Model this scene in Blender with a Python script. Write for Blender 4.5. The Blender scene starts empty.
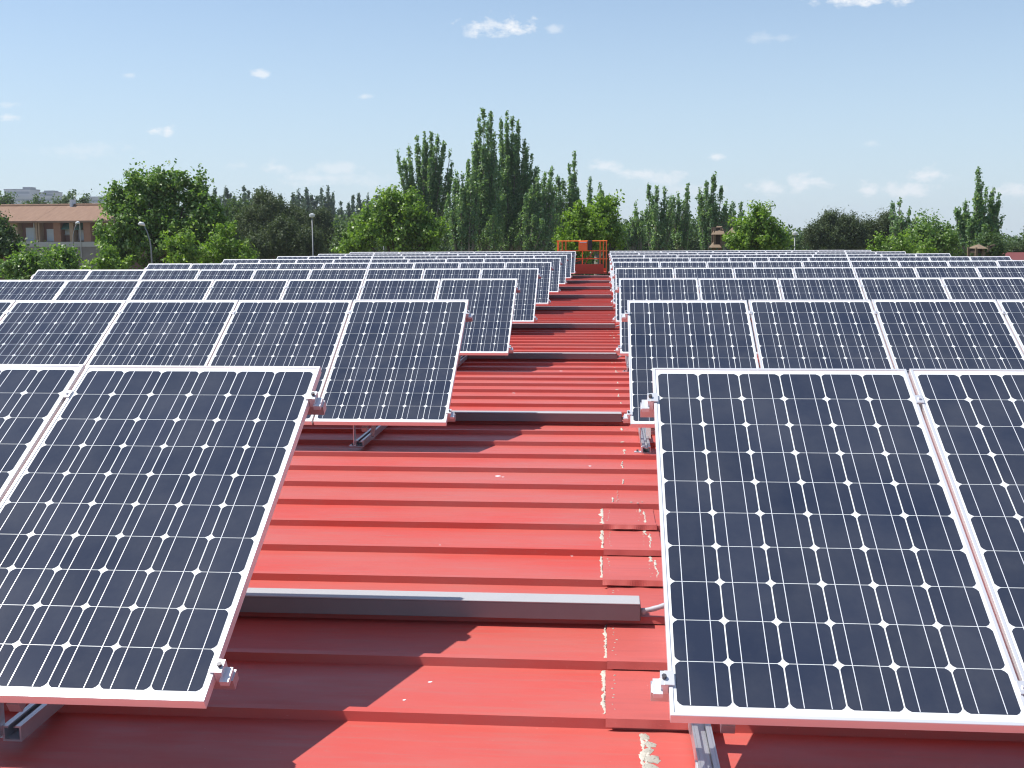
import bpy, bmesh, math, random
import numpy as np
from mathutils import Vector, Matrix
R = math.radians
random.seed(7)
rng = np.random.default_rng(11)
scene = bpy.context.scene
col = scene.collection

# ------------------------------------------------------------------ camera
EYE = 7.58                                    # eye height above the ground; the roof pans lie at 6.0
FOC, PIT, ROL, YAW = 1113.76, -0.130116, 0.0055244, -0.082831
r0 = Vector((math.cos(YAW), -math.sin(YAW), 0)); f0 = Vector((math.sin(YAW), math.cos(YAW), 0)); zh = Vector((0, 0, 1))
fwd = f0*math.cos(PIT) + zh*math.sin(PIT); up0 = zh*math.cos(PIT) - f0*math.sin(PIT)
cright = r0*math.cos(ROL) - up0*math.sin(ROL); cup = r0*math.sin(ROL) + up0*math.cos(ROL)
cam = bpy.data.cameras.new('camera'); camo = bpy.data.objects.new('camera', cam); col.objects.link(camo)
M = Matrix((cright, cup, -fwd)).transposed().to_4x4(); M.translation = (0, 0, EYE); camo.matrix_world = M
cam.sensor_width = 36; cam.lens = FOC/1024*36; cam.clip_start = 0.05; cam.clip_end = 6000
scene.camera = camo
def at(px, py, Y):
    """the place in the world seen at a photo pixel, Y metres down the roof"""
    d = fwd + cright*((px-512)/FOC) + cup*(-(py-384)/FOC)
    d = d*(Y/d.y); return Vector((d.x, d.y, d.z+EYE))

# ------------------------------------------------------------------ light
SUN = Vector((-0.61, 0.03, 1.0)).normalized()
ELEV = math.asin(SUN.z); AZ = math.atan2(SUN.x, SUN.y)
sun = bpy.data.lights.new('sun', 'SUN'); sun.energy = 4.4; sun.angle = R(0.5); sun.color = (1, .96, .9)
suno = bpy.data.objects.new('sun', sun); col.objects.link(suno)
suno.rotation_euler = SUN.to_track_quat('Z', 'Y').to_euler(); suno.location = (-40, 0, 60)
scene.view_settings.view_transform = 'Standard'; scene.view_settings.look = 'None'
scene.view_settings.exposure = 0.42; scene.view_settings.gamma = 1
scene.view_settings.use_curve_mapping = False
scene.render.engine = 'CYCLES'
scene.cycles.filter_width = 1.15; scene.cycles.max_bounces = 6; scene.cycles.transparent_max_bounces = 6
SKY_STRENGTH = 0.11

world = bpy.data.worlds.new('World'); scene.world = world; world.use_nodes = True
nt = world.node_tree; nt.nodes.clear()
def N(nt, typ, **kw):
    n = nt.nodes.new(typ)
    for k, v in kw.items():
        if k.startswith('i_'):
            n.inputs[k[2:].replace('_', ' ')].default_value = v
        else: setattr(n, k, v)
    return n
def mth(nt, op, a, b=None, c=None, clamp=False):
    n = nt.nodes.new('ShaderNodeMath'); n.operation = op; n.use_clamp = clamp
    for i, x in enumerate((a, b, c)):
        if x is None: continue
        if isinstance(x, (int, float)): n.inputs[i].default_value = x
        else: nt.links.new(x, n.inputs[i])
    return n.outputs[0]
sky = N(nt, 'ShaderNodeTexSky', sky_type='NISHITA', sun_disc=False, sun_elevation=ELEV, sun_rotation=AZ,
        altitude=650, air_density=1.0, dust_density=.5, ozone_density=2.0)
tc = N(nt, 'ShaderNodeTexCoord'); sep = N(nt, 'ShaderNodeSeparateXYZ'); nt.links.new(tc.outputs['Generated'], sep.inputs[0])
ysafe = mth(nt, 'MAXIMUM', sep.outputs['Y'], .05)
U = mth(nt, 'DIVIDE', sep.outputs['X'], ysafe); V = mth(nt, 'DIVIDE', sep.outputs['Z'], ysafe)
cmb = N(nt, 'ShaderNodeCombineXYZ'); nt.links.new(U, cmb.inputs[0]); nt.links.new(V, cmb.inputs[1])
vm = N(nt, 'ShaderNodeVectorMath', operation='MULTIPLY'); nt.links.new(cmb.outputs[0], vm.inputs[0]); vm.inputs[1].default_value = (1, 1.7, 1)
nz = N(nt, 'ShaderNodeTexNoise', i_Scale=58.0, i_Detail=8.0, i_Roughness=.66); nt.links.new(vm.outputs[0], nz.inputs['Vector'])
nz2 = N(nt, 'ShaderNodeTexNoise', i_Scale=13.0, i_Detail=4.0, i_Roughness=.55); nt.links.new(vm.outputs[0], nz2.inputs['Vector'])
noi = mth(nt, 'SUBTRACT', nz.outputs[0], .5); noi2 = mth(nt, 'SUBTRACT', nz2.outputs[0], .5)
# (px, py, half width, half height, density) of the small fair-weather clouds, as directions in the sky
CL = [(500, 25, 42, 11, .78), (555, 29, 10, 5, .35), (860, -4, 44, 11, .8), (168, 131, 24, 8, .75), (262, 74, 11, 5, .55), (130, 76, 10, 4, .3),
      (364, 96, 10, 4, .4), (10, 117, 16, 6, .55), (8, 105, 14, 4, .3), (717, 157, 18, 5, .55), (932, 174, 26, 8, .6), (905, 191, 36, 8, .55),
      (868, 189, 16, 9, .6), (806, 183, 26, 10, .65), (768, 187, 26, 10, .55), (1015, 190, 26, 8, .5), (640, 174, 26, 7, .5), (604, 167, 22, 7, .5),
      (668, 176, 26, 10, .45), (772, 38, 26, 6, .25), (336, 170, 26, 9, .35), (275, 168, 30, 9, .4), (238, 166, 22, 6, .25), (320, 178, 60, 9, .35), (872, 143, 12, 4, .25),
      (700, 190, 60, 9, .25), (80, 150, 60, 10, .2), (370, 180, 40, 9, .3)]
mask = None
for (px, py, w, h, den) in CL:
    p = at(px, py, 1.0); u0, v0 = p.x, p.z-EYE
    a = mth(nt, 'MULTIPLY', mth(nt, 'SUBTRACT', U, u0), FOC/w); b = mth(nt, 'MULTIPLY', mth(nt, 'SUBTRACT', V, v0), FOC/h)
    d = mth(nt, 'ADD', mth(nt, 'MULTIPLY', a, a), mth(nt, 'MULTIPLY', b, b))
    k = mth(nt, 'SUBTRACT', .85, mth(nt, 'SQRT', d))
    k = mth(nt, 'ADD', k, mth(nt, 'ADD', mth(nt, 'MULTIPLY', noi, 3.0), mth(nt, 'MULTIPLY', noi2, 1.6)))
    k = mth(nt, 'MULTIPLY', mth(nt, 'MULTIPLY', k, 1.3, clamp=True), min(1, den*1.25))
    mask = k if mask is None else mth(nt, 'MAXIMUM', mask, k)
front = mth(nt, 'GREATER_THAN', sep.outputs['Y'], .1); mask = mth(nt, 'MULTIPLY', mask, front)
# thin milky veil near the horizon, an even property of the summer air
veil = N(nt, 'ShaderNodeMapRange', interpolation_type='SMOOTHSTEP'); nt.links.new(sep.outputs['Z'], veil.inputs[0])
for i, v_ in enumerate((-.02, .30, .76, .10)): veil.inputs[i+1].default_value = v_
mixv = N(nt, 'ShaderNodeMix', data_type='RGBA'); nt.links.new(veil.outputs[0], mixv.inputs[0]); nt.links.new(sky.outputs[0], mixv.inputs[6])
mixv.inputs[7].default_value = (3.95, 4.95, 6.0, 1)
mixc = N(nt, 'ShaderNodeMix', data_type='RGBA'); nt.links.new(mask, mixc.inputs[0]); nt.links.new(mixv.outputs[2], mixc.inputs[6])
mixc.inputs[7].default_value = (6.4, 6.6, 6.9, 1)
bg = N(nt, 'ShaderNodeBackground', i_Strength=SKY_STRENGTH); nt.links.new(mixc.outputs[2], bg.inputs[0])
wo = N(nt, 'ShaderNodeOutputWorld'); nt.links.new(bg.outputs[0], wo.inputs[0])

# ------------------------------------------------------------------ materials
def mat(name, color, rough=.5, metal=0., spec=.5, noise=None, coat=0., bump=None):
    """principled paint / metal; noise = (scale, amount, second colour[, stretch])"""
    m = bpy.data.materials.new(name); m.use_nodes = True; t = m.node_tree; b = t.nodes['Principled BSDF']
    b.inputs['Base Color'].default_value = (*color, 1); b.inputs['Roughness'].default_value = rough; b.inputs['Metallic'].default_value = metal
    b.inputs['Specular IOR Level'].default_value = spec; b.inputs['Coat Weight'].default_value = coat
    if noise:
        sc, amt, c2 = noise[:3]; st = noise[3] if len(noise) > 3 else (1, 1, 1)
        tcn = N(t, 'ShaderNodeTexCoord'); mp = N(t, 'ShaderNodeMapping'); mp.inputs['Scale'].default_value = st
        t.links.new(tcn.outputs['Object'], mp.inputs[0])
        nn = N(t, 'ShaderNodeTexNoise', i_Scale=sc, i_Detail=6.0, i_Roughness=.6); t.links.new(mp.outputs[0], nn.inputs['Vector'])
        rp = N(t, 'ShaderNodeMapRange'); rp.inputs['From Min'].default_value = .3; rp.inputs['From Max'].default_value = .7; rp.inputs['To Max'].default_value = amt
        t.links.new(nn.outputs[0], rp.inputs[0])
        mx = N(t, 'ShaderNodeMix', data_type='RGBA'); t.links.new(rp.outputs[0], mx.inputs[0])
        mx.inputs[6].default_value = (*color, 1); mx.inputs[7].default_value = (*c2, 1); t.links.new(mx.outputs[2], b.inputs['Base Color'])
        if bump:
            bp = N(t, 'ShaderNodeBump', i_Strength=bump[1], i_Distance=bump[0]); t.links.new(nn.outputs[0], bp.inputs['Height']); t.links.new(bp.outputs[0], b.inputs['Normal'])
    return m
def leafmat(name, c1, c2, trans=.3, rough=.5, c3=None, spec=.35):
    m = bpy.data.materials.new(name); m.use_nodes = True; t = m.node_tree; t.nodes.remove(t.nodes['Principled BSDF'])
    g = N(t, 'ShaderNodeNewGeometry'); rp = N(t, 'ShaderNodeValToRGB'); t.links.new(g.outputs['Random Per Island'], rp.inputs[0])
    rp.color_ramp.elements[0].color = (*c1, 1); rp.color_ramp.elements[1].color = (*c2, 1); rp.color_ramp.elements[1].position = .8
    if c3: e = rp.color_ramp.elements.new(1.0); e.color = (*c3, 1)
    b = N(t, 'ShaderNodeBsdfPrincipled', i_Roughness=rough); b.inputs['Specular IOR Level'].default_value = spec
    t.links.new(rp.outputs[0], b.inputs['Base Color'])
    tr = N(t, 'ShaderNodeBsdfTranslucent'); hs = N(t, 'ShaderNodeMix', data_type='RGBA', blend_type='MULTIPLY'); hs.inputs[0].default_value = 1
    t.links.new(rp.outputs[0], hs.inputs[6]); hs.inputs[7].default_value = (1.5, 1.6, .6, 1); t.links.new(hs.outputs[2], tr.inputs[0])
    ms = N(t, 'ShaderNodeMixShader'); ms.inputs[0].default_value = trans; t.links.new(b.outputs[0], ms.inputs[1]); t.links.new(tr.outputs[0], ms.inputs[2])
    t.links.new(ms.outputs[0], t.nodes['Material Output'].inputs[0]); return m

M_ = {}
M_['frame'] = mat('anodised_aluminium', (.84, .84, .84), .42, .55, .5)
M_['alu'] = mat('mill_aluminium', (.66, .67, .69), .36, .75, .5, noise=(9, .5, (.5, .51, .53)))
M_['zinc'] = mat('galvanised_steel', (.72, .73, .75), .4, .5, .5)
M_['bolt'] = mat('dark_bolt', (.12, .12, .13), .45, .8)
M_['trunk'] = mat('lit_grey_trunking', (.43, .43, .44), .5, 0, .35, noise=(5, .35, (.37, .37, .38)))  # cover: paler grey than the channel, the sunlit top painted in
M_['tray_shade'] = mat('shaded_grey_tray', (.23, .225, .23), .55, 0, .4, noise=(5, .5, (.19, .185, .19)))  # channel: shade on its front painted into this darker grey
M_['flex'] = mat('grey_conduit', (.42, .43, .46), .55)
M_['seal'] = mat('sealant', (.58, .56, .48), .8, 0, .3, noise=(40, .8, (.40, .385, .33)), bump=(.004, .8))
M_['wallp'] = mat('cream_render', (.55, .5, .42), .9, 0, .2, noise=(.6, .6, (.45, .4, .33)))
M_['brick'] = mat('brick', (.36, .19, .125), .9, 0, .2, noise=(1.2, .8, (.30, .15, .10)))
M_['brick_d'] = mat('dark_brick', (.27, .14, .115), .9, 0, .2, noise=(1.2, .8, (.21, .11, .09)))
M_['brick_l'] = mat('tan_brick', (.46, .33, .23), .9, 0, .2, noise=(1.2, .8, (.34, .22, .14)))
M_['shutter'] = mat('white_shutter', (.62, .66, .70), .6)
M_['awning'] = mat('green_awning', (.07, .17, .13), .8)
M_['concrete'] = mat('pale_concrete', (.46, .44, .41), .9, 0, .2, noise=(1, .5, (.38, .36, .33)))
M_['glass_d'] = mat('dark_glass', (.05, .06, .07), .1)
M_['office'] = mat('office_concrete', (.50, .49, .50), .9, 0, .2, noise=(.2, .4, (.42, .42, .44)))
M_['office_d'] = mat('office_grey', (.26, .28, .32), .8, 0, .2)
M_['orange'] = mat('orange_paint', (.95, .20, .035), .4, 0, .5, noise=(6, .5, (.8, .14, .03)))
M_['redpaint'] = mat('red_paint', (.66, .075, .035), .45, 0, .5, noise=(6, .5, (.52, .06, .035)))
M_['black'] = mat('black_plastic', (.02, .02, .022), .5)
M_['wood'] = mat('weathered_wood', (.24, .18, .125), .85, 0, .2, noise=(3, .8, (.17, .12, .08), (1, 1, 8)))
M_['wood_d'] = mat('dark_wood', (.075, .055, .045), .85, 0, .2)
M_['bark'] = mat('bark', (.16, .125, .09), .95, 0, .1, noise=(4, .9, (.08, .065, .05), (3, 3, .6)), bump=(.05, .6))
M_['bark_p'] = mat('poplar_bark', (.26, .24, .2), .95, 0, .1, noise=(4, .9, (.13, .12, .1), (3, 3, .6)))
M_['steel'] = mat('lamp_steel', (.22, .23, .24), .5, .3)
M_['lampglass'] = mat('lamp_glass', (.66, .69, .70), .3)
M_['shedroof'] = mat('dark_red_sheet', (.17, .04, .035), .7)
M_['poplar'] = leafmat('poplar_leaves', (.110, .20, .100), (.21, .325, .155), .42, .42, (.36, .44, .30), .5)  # last, palest tone paints glints onto some leaves
M_['farpop'] = leafmat('far_poplar_leaves', (.075, .125, .095), (.11, .165, .12), .25, .5)
M_['plane'] = leafmat('plane_leaves', (.10, .195, .030), (.20, .31, .06), .44, .42, (.34, .46, .14), .42)  # last tone puts sunlit yellowish speckle into the leaf colour
M_['broad'] = leafmat('broad_leaves', (.078, .165, .036), (.16, .265, .065), .42, .42, (.36, .46, .22), .45)  # palest tone is sunlit speckle painted into the leaves
M_['lime'] = leafmat('lime_leaves', (.115, .21, .025), (.19, .30, .04), .44, .5, (.28, .4, .09))
M_['pine'] = leafmat('pine_needles', (.05, .078, .034), (.085, .118, .05), .25, .6, (.12, .15, .07), .3)
M_['olive'] = leafmat('olive_leaves', (.06, .11, .042), (.105, .165, .06), .3, .5, (.14, .2, .08))
M_['wood_mass'] = leafmat('wood_leaves', (.05, .095, .034), (.085, .14, .048), .3, .5, (.12, .18, .06))

# painted sheet metal: red, slightly faded in lengthwise streaks, dusty specks
def roofmat(name, base, fade, dirt):
    m = bpy.data.materials.new(name); m.use_nodes = True; t = m.node_tree; b = t.nodes['Principled BSDF']
    tcn = N(t, 'ShaderNodeTexCoord')
    def noise(scale, st, detail=6.0, rough=.6):
        mp = N(t, 'ShaderNodeMapping'); mp.inputs['Scale'].default_value = st; t.links.new(tcn.outputs['Object'], mp.inputs[0])
        n = N(t, 'ShaderNodeTexNoise', i_Scale=scale, i_Detail=detail, i_Roughness=rough); t.links.new(mp.outputs[0], n.inputs['Vector']); return n.outputs[0]
    def mr(x, a, bb, c=0., d=1.):
        n = N(t, 'ShaderNodeMapRange'); t.links.new(x, n.inputs[0])
        for i, v in enumerate((a, bb, c, d)): n.inputs[i+1].default_value = v
        return n.outputs[0]
    def mix(f, a, c):
        n = N(t, 'ShaderNodeMix', data_type='RGBA'); t.links.new(f, n.inputs[0])
        for i, x in ((6, a), (7, c)):
            if isinstance(x, tuple): n.inputs[i].default_value = (*x, 1)
            else: t.links.new(x, n.inputs[i])
        return n.outputs[2]
    c = mix(mr(noise(.7, (1, 2.5, 1)), .34, .66), base, fade)
    c = mix(mr(noise(7, (.35, 5, 1)), .50, .78, 0, .6), c, dirt)
    c = mix(mr(noise(60, (1, 1, 1), 3.), .70, .80, 0, .5), c, (.75, .45, .40))
    c = mix(mr(noise(23, (1, 1, 1), 4.), .66, .74, 0, .35), c, dirt)
    t.links.new(c, b.inputs['Base Color'])
    t.links.new(mr(noise(3, (1, 4, 1)), .3, .7, .36, .55), b.inputs['Roughness']); b.inputs['Specular IOR Level'].default_value = .32
    bp = N(t, 'ShaderNodeBump', i_Strength=.25, i_Distance=.01); t.links.new(noise(2.2, (1, 2, 1), 3.), bp.inputs['Height']); t.links.new(bp.outputs[0], b.inputs['Normal'])
    return m
M_['roof'] = roofmat('red_roof_sheet', (.54, .076, .058), (.50, .125, .106), (.41, .15, .125))
M_['patch'] = roofmat('red_patch_sheet', (.53, .115, .098), (.47, .10, .085), (.38, .09, .08))

# solar cells under glass
def cellmat():
    m = bpy.data.materials.new('silicon_cells'); m.use_nodes = True; t = m.node_tree; b = t.nodes['Principled BSDF']
    g = N(t, 'ShaderNodeNewGeometry'); rp = N(t, 'ShaderNodeValToRGB'); t.links.new(g.outputs['Random Per Island'], rp.inputs[0])
    rp.color_ramp.elements[0].color = (.021, .028, .050, 1); rp.color_ramp.elements[1].color = (.027, .035, .061, 1)
    oi = N(t, 'ShaderNodeObjectInfo'); tcn = N(t, 'ShaderNodeTexCoord')
    n = N(t, 'ShaderNodeTexNoise', i_Scale=3.2, i_Detail=7.0, i_Roughness=.65, noise_dimensions='4D'); t.links.new(tcn.outputs['Object'], n.inputs['Vector'])
    t.links.new(mth(t, 'MULTIPLY', oi.outputs['Random'], 40.), n.inputs['W'])
    mr = N(t, 'ShaderNodeMapRange'); t.links.new(n.outputs[0], mr.inputs[0]); mr.inputs[1].default_value = .35; mr.inputs[2].default_value = .8; mr.inputs[4].default_value = .13
    mx = N(t, 'ShaderNodeMix', data_type='RGBA'); t.links.new(mr.outputs[0], mx.inputs[0]); t.links.new(rp.outputs[0], mx.inputs[6]); mx.inputs[7].default_value = (.30, .29, .27, 1)
    t.links.new(mx.outputs[2], b.inputs['Base Color']); b.inputs['Roughness'].default_value = .07; b.inputs['Specular IOR Level'].default_value = .5
    return m
M_['cell'] = cellmat()
M_['back'] = mat('white_backsheet', (.78, .80, .80), .25, 0, .5)
M_['bus'] = mat('silver_busbar', (.74, .76, .80), .25, .15, .5)

# ------------------------------------------------------------------ mesh helpers
class MB:
    def __init__(s): s.v = []; s.f = []; s.mi = []
    def add(s, vs, fs, mi=0):
        o = len(s.v); s.v += [tuple(x) for x in vs]; s.f += [tuple(i+o for i in f) for f in fs]; s.mi += [mi]*len(fs); return s
    def box(s, c, d, rot=None, mi=0):
        hx, hy, hz = d[0]/2, d[1]/2, d[2]/2
        vs = [Vector((x, y, z)) for x in (-hx, hx) for y in (-hy, hy) for z in (-hz, hz)]
        if rot is not None: vs = [rot @ q for q in vs]
        vs = [q+Vector(c) for q in vs]
        return s.add(vs, [(0, 1, 3, 2), (4, 6, 7, 5), (0, 4, 5, 1), (2, 3, 7, 6), (0, 2, 6, 4), (1, 5, 7, 3)], mi)
    def span(s, a, b, mi=0):
        a, b = Vector(a), Vector(b); d = b-a; return s.box((a+b)/2, (abs(d.x), abs(d.y), abs(d.z)), None, mi)
    def bar(s, a, b, w, h, upv=(0, 0, 1), mi=0):
        a, b = Vector(a), Vector(b); y = (b-a).normalized(); x = y.cross(Vector(upv))
        if x.length < 1e-4: x = Vector((1, 0, 0))
        x.normalize(); z = x.cross(y); rot = Matrix((x, y, z)).transposed(); return s.box((a+b)/2, (w, (b-a).length, h), rot, mi)
    def tube(s, pts, rad, n=8, mi=0, cap=True):
        pts = [Vector(q) for q in pts]; rad = rad if isinstance(rad, (list, tuple)) else [rad]*len(pts)
        o = len(s.v); ref = Vector((.31, .95, .05))
        for i, q in enumerate(pts):
            t = (pts[min(i+1, len(pts)-1)]-pts[max(i-1, 0)]).normalized(); x = t.cross(ref)
            if x.length < .05: x = t.cross(Vector((1, 0, 0)))
            x.normalize(); y = t.cross(x)
            for k in range(n):
                a = 2*math.pi*k/n; s.v.append(tuple(q+(x*math.cos(a)+y*math.sin(a))*rad[i]))
        for i in range(len(pts)-1):
            for k in range(n):
                s.f.append((o+i*n+k, o+i*n+(k+1) % n, o+(i+1)*n+(k+1) % n, o+(i+1)*n+k)); s.mi.append(mi)
        if cap:
            s.f.append(tuple(o+k for k in range(n))[::-1]); s.f.append(tuple(o+(len(pts)-1)*n+k for k in range(n))); s.mi += [mi, mi]
        return s
    def mesh(s, name, mats, smooth=False):
        me = bpy.data.meshes.new(name); me.from_pydata(s.v, [], s.f); me.validate()
        for m in (mats if isinstance(mats, (list, tuple)) else [mats]): me.materials.append(m)
        if len(me.polygons) == len(s.mi): me.polygons.foreach_set('material_index', s.mi)
        bm = bmesh.new(); bm.from_mesh(me); bmesh.ops.recalc_face_normals(bm, faces=bm.faces); bm.to_mesh(me); bm.free()
        if smooth: me.polygons.foreach_set('use_smooth', [True]*len(me.polygons))
        return me
    def build(s, name, mats, parent=None, smooth=False, bevel=0):
        me = s.mesh(name, mats, smooth)
        if bevel:
            bm = bmesh.new(); bm.from_mesh(me); bmesh.ops.bevel(bm, geom=[e for e in bm.edges], offset=bevel, segments=1, affect='EDGES'); bm.to_mesh(me); bm.free()
        return link(name, me, parent)
def link(name, me, parent=None):
    o = bpy.data.objects.new(name, me); col.objects.link(o); o.parent = parent; return o
def tag(o, label=None, cat=None, group=None, kind=None):
    for k, v in (('label', label), ('category', cat), ('group', group), ('kind', kind)):
        if v: o[k] = v
    return o
def empty(name, loc, label, cat, group=None, rot=(0, 0, 0)):
    o = bpy.data.objects.new(name, None); col.objects.link(o); o.location = loc; o.rotation_euler = rot; o.empty_display_size = .2
    return tag(o, label, cat, group)
def copy_tree(o, parent=None):
    c = o.copy(); col.objects.link(c); c.parent = parent
    for ch in list(o.children): copy_tree(ch, c)
    return c

# ------------------------------------------------------------------ ground
g = MB(); g.add([(-1400, -300, 0), (1400, -300, 0), (1400, 1500, 0), (-1400, 1500, 0)], [(0, 1, 2, 3)])
go = g.build('ground', mat('dry_grass', (.10, .11, .045), .95, 0, .1, noise=(.05, 1, (.22, .18, .10)))); tag(go, kind='structure')

# ------------------------------------------------------------------ the building we stand on
ZP = EYE-1.58; PER = 0.494251; RIB0 = 3.45
X0, X1, Y0, Y1 = -11.4, 11.3, -5.0, 46.4
RIBH = .032
def profile(ya, yb, dz=0.):
    """pan / rib section of the red sheets"""
    out = [(ya, ZP+dz)]; k = math.ceil((ya-RIB0)/PER+1e-6)
    while RIB0+k*PER+.07 < yb:
        y = RIB0+k*PER; out += [(y, ZP+dz), (y+.007, ZP+RIBH+dz), (y+.042, ZP+RIBH+dz), (y+.068, ZP+dz)]; k += 1
    return out+[(yb, ZP+dz)]
bld = empty('industrial_building', (0, 20, 0), 'long low industrial building with a red ribbed sheet metal roof under the solar panels', 'building')
L0 = Vector((0, 20, 0))
sec = profile(Y0, Y1); mb = MB(); xs = [X0, -4.2, .5, 5, X1]; vs = []
for x in xs: vs += [(x, y-20, z) for y, z in sec]
n = len(sec); mb.add(vs, [(j*n+i, (j+1)*n+i, (j+1)*n+i+1, j*n+i+1) for j in range(len(xs)-1) for i in range(n-1)])
mb.span((X0, Y0-20, ZP-.25), (X1, Y1-20, ZP-.05))
roof = mb.build('roof', M_['roof'], bld)
w = MB(); w.span((X0+.25, Y0+.25-20, 0), (X1-.25, Y1-.25-20, ZP-.25)); w.build('wall', M_['wallp'], bld)
fl = MB()
fl.span((X0-.06, Y0-20, ZP-.32), (X0-.004, Y1-20, ZP+.05)); fl.span((X1+.004, Y0-20, ZP-.32), (X1+.06, Y1-20, ZP+.05)); fl.span((X0-.06, Y1-20+.004, ZP-.32), (X1+.06, Y1-20+.06, ZP+.036))
fl.build('flashing', M_['roof'], bld)

# repair patches laid over the end laps of the sheets, one per pan
def patch(k, xa, xb, curl):
    y = RIB0+k*PER; m = MB(); nx = 28; rows = []
    for i in range(nx+1):
        x = xa+(xb-xa)*i/nx; wv = curl*(.5+.32*math.sin(i*.30+k*2.1)+.18*math.sin(i*.71+k*4.3))
        prof = [(y+PER-.012, ZP+.0035), (y+.25, ZP+.005), (y+.068, ZP+.0055), (y+.042, ZP+RIBH+.004), (y-.002-.3*wv, ZP+RIBH+.004), (y-.010-wv, ZP+.010+.5*wv)]
        rows.append([Vector((x, yy, zz))-L0 for yy, zz in prof])
    np_ = len(rows[0]); m.add([q for r in rows for q in r], [(i*np_+j, (i+1)*np_+j, (i+1)*np_+j+1, i*np_+j+1) for i in range(nx) for j in range(np_-1)])
    o = m.build('roof_patch', M_['patch'], bld)
    md = o.modifiers.new('thickness', 'SOLIDIFY'); md.thickness = .0025; md.offset = 1
    return o
def blob_mesh(name, m_, flat=.4, n1=9, n2=4):
    m = MB(); o = []
    for j in range(n2):
        ph = math.pi/2*j/(n2-1)
        for i in range(n1): a = 2*math.pi*i/n1; rr = math.cos(ph)*(1+.28*random.uniform(-1, 1)); o.append((rr*math.cos(a), rr*math.sin(a)*1.3, flat*math.sin(ph)-.02))
    m.add(o, [(j*n1+i, j*n1+(i+1) % n1, (j+1)*n1+(i+1) % n1, (j+1)*n1+i) for j in range(n2-1) for i in range(n1)]); return m.mesh(name, M_[m_], True)
def zsurf(y):
    t = ((y-RIB0) % PER); return ZP+RIBH if .004 < t < .055 else ZP
def bead(x, ya, yb, wid, wob, dz=.0015, hgt=.004, step=.006):
    """one squeezed line of sealant lying on a pan, ragged and of uneven width"""
    m = MB(); n = max(4, int((yb-ya)/step)); vs = []; ph = random.random()*9; x_ = x
    for i in range(n+1):
        y = ya+(yb-ya)*i/n; x_ += (x-x_)*.25+random.gauss(0, wob*.35)
        big = max(0, math.sin(ph+i*.31)*math.sin(ph*2+i*.13)); wl = wid*(.25+.8*big+.55*random.random()**2); wr = wid*(.25+.6*big+.75*random.random()**2)
        if i in (0, n): wl = wr = wid*.1
        z = zsurf(y)+dz; h = hgt*(.4+.6*random.random())
        vs += [(x_-wl, y-20, z-.001), (x_-wl*.4, y-20, z+h), (x_+wr*.4, y-20, z+h*.9), (x_+wr, y-20, z-.001)]
    m.add(vs, [(i*4+j, i*4+j+1, (i+1)*4+j+1, (i+1)*4+j) for i in range(n) for j in range(3)]); return m.build('sealant_bead', M_['seal'], bld)
SCR = blob_mesh('screw_head', 'seal', .7, 7, 3); DRP = [blob_mesh('bird_dropping', 'back', .08) for i in range(4)]; BLB = [blob_mesh('sealant_blob', 'seal', .22, 14, 4) for i in range(4)]
def put(name, me, x, y, z, r):
    o = link(name, me, bld); o.location = (x, y-20, z); o.scale = (r*random.uniform(.8, 1.25), r*random.uniform(.8, 1.25), r); o.rotation_euler.z = random.uniform(0, 6.28); return o
for k, xa, xb, cu, dens in ((0, .012, .36, .006, 1.1), (1, .018, .34, .003, .8), (2, .022, .33, .002, .5), (3, .0, .31, .016, .8), (4, .004, .30, .003, 1.2), (5, .002, .29, .018, 1.5), (6, .06, .30, .004, .4)):
    y = RIB0+k*PER
    if k < 6: patch(k, xa, xb, cu)
    bead(xa-.004, y+.072+(.03 if dens < .6 else 0), y+PER-.006-(.2 if dens < .6 else 0), .0090*(.65+.45*dens), .0045)
    if dens > 1: bead(xa-.008, y+.30, y+PER-.01, .011*dens, .005)
    if dens > 1.3: bead(xa+.0, y+.01, y+.05, .018, .006, .004)
    for i in range(9): put('screw', SCR, xa+.030+random.gauss(0, .005), y+.10+i*.042+random.uniform(-.01, .01), ZP+.006, random.uniform(.003, .0048))
    if dens >= .8:
        bead(xb-.055, y+.085+random.random()*.04, y+PER-.03-random.random()*.1, .009, .006, .006); bead(xb-.075, y+PER-.10, y+PER-.015, .012, .008, .006)
        for i in range(5): put('screw', SCR, xb-.085+random.gauss(0, .005), y+.14+i*.07+random.uniform(-.01, .01), ZP+.006, random.uniform(.003, .0045))
    for i in range(3): put('sealant_blob', BLB[i], xa+random.uniform(.10, .17), y+random.uniform(.008, .04), ZP+RIBH+.004, random.uniform(.004, .008))
for i, (x, y, r) in enumerate(((.137, 3.40, .016), (.150, 3.345, .019), (.143, 3.30, .015), (.155, 3.245, .021), (.146, 3.19, .019), (.15, 3.13, .018), (.13, 3.07, .016))):
    o = put('sealant_blob', BLB[i % 4], x, y, ZP+.0008, r); o.scale.z = r*.8; put('screw', SCR, x+.004, y, ZP+r*.16, .004)
bead(.128, 3.02, 3.42, .013, .005, .0005, .003); bead(.140, 3.0, 3.41, .008, .007, .0005, .003)
for k in range(7, 84):                           # broken line of sealant along the rest of the lap
    y = RIB0+k*PER; xx = .14+.0006*k
    if random.random() < .95: a_ = y+.08+random.random()*.12; bead(xx+random.gauss(0, .008), a_, min(y+PER-.01, a_+.06+random.random()*.3), .006+.003*random.random()+.00014*k, .006, step=.01)
    if random.random() < .4: put('sealant_blob', BLB[k % 4], xx-.04+random.gauss(0, .03), y+.025, ZP+RIBH+.001, random.uniform(.006, .014))
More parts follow.
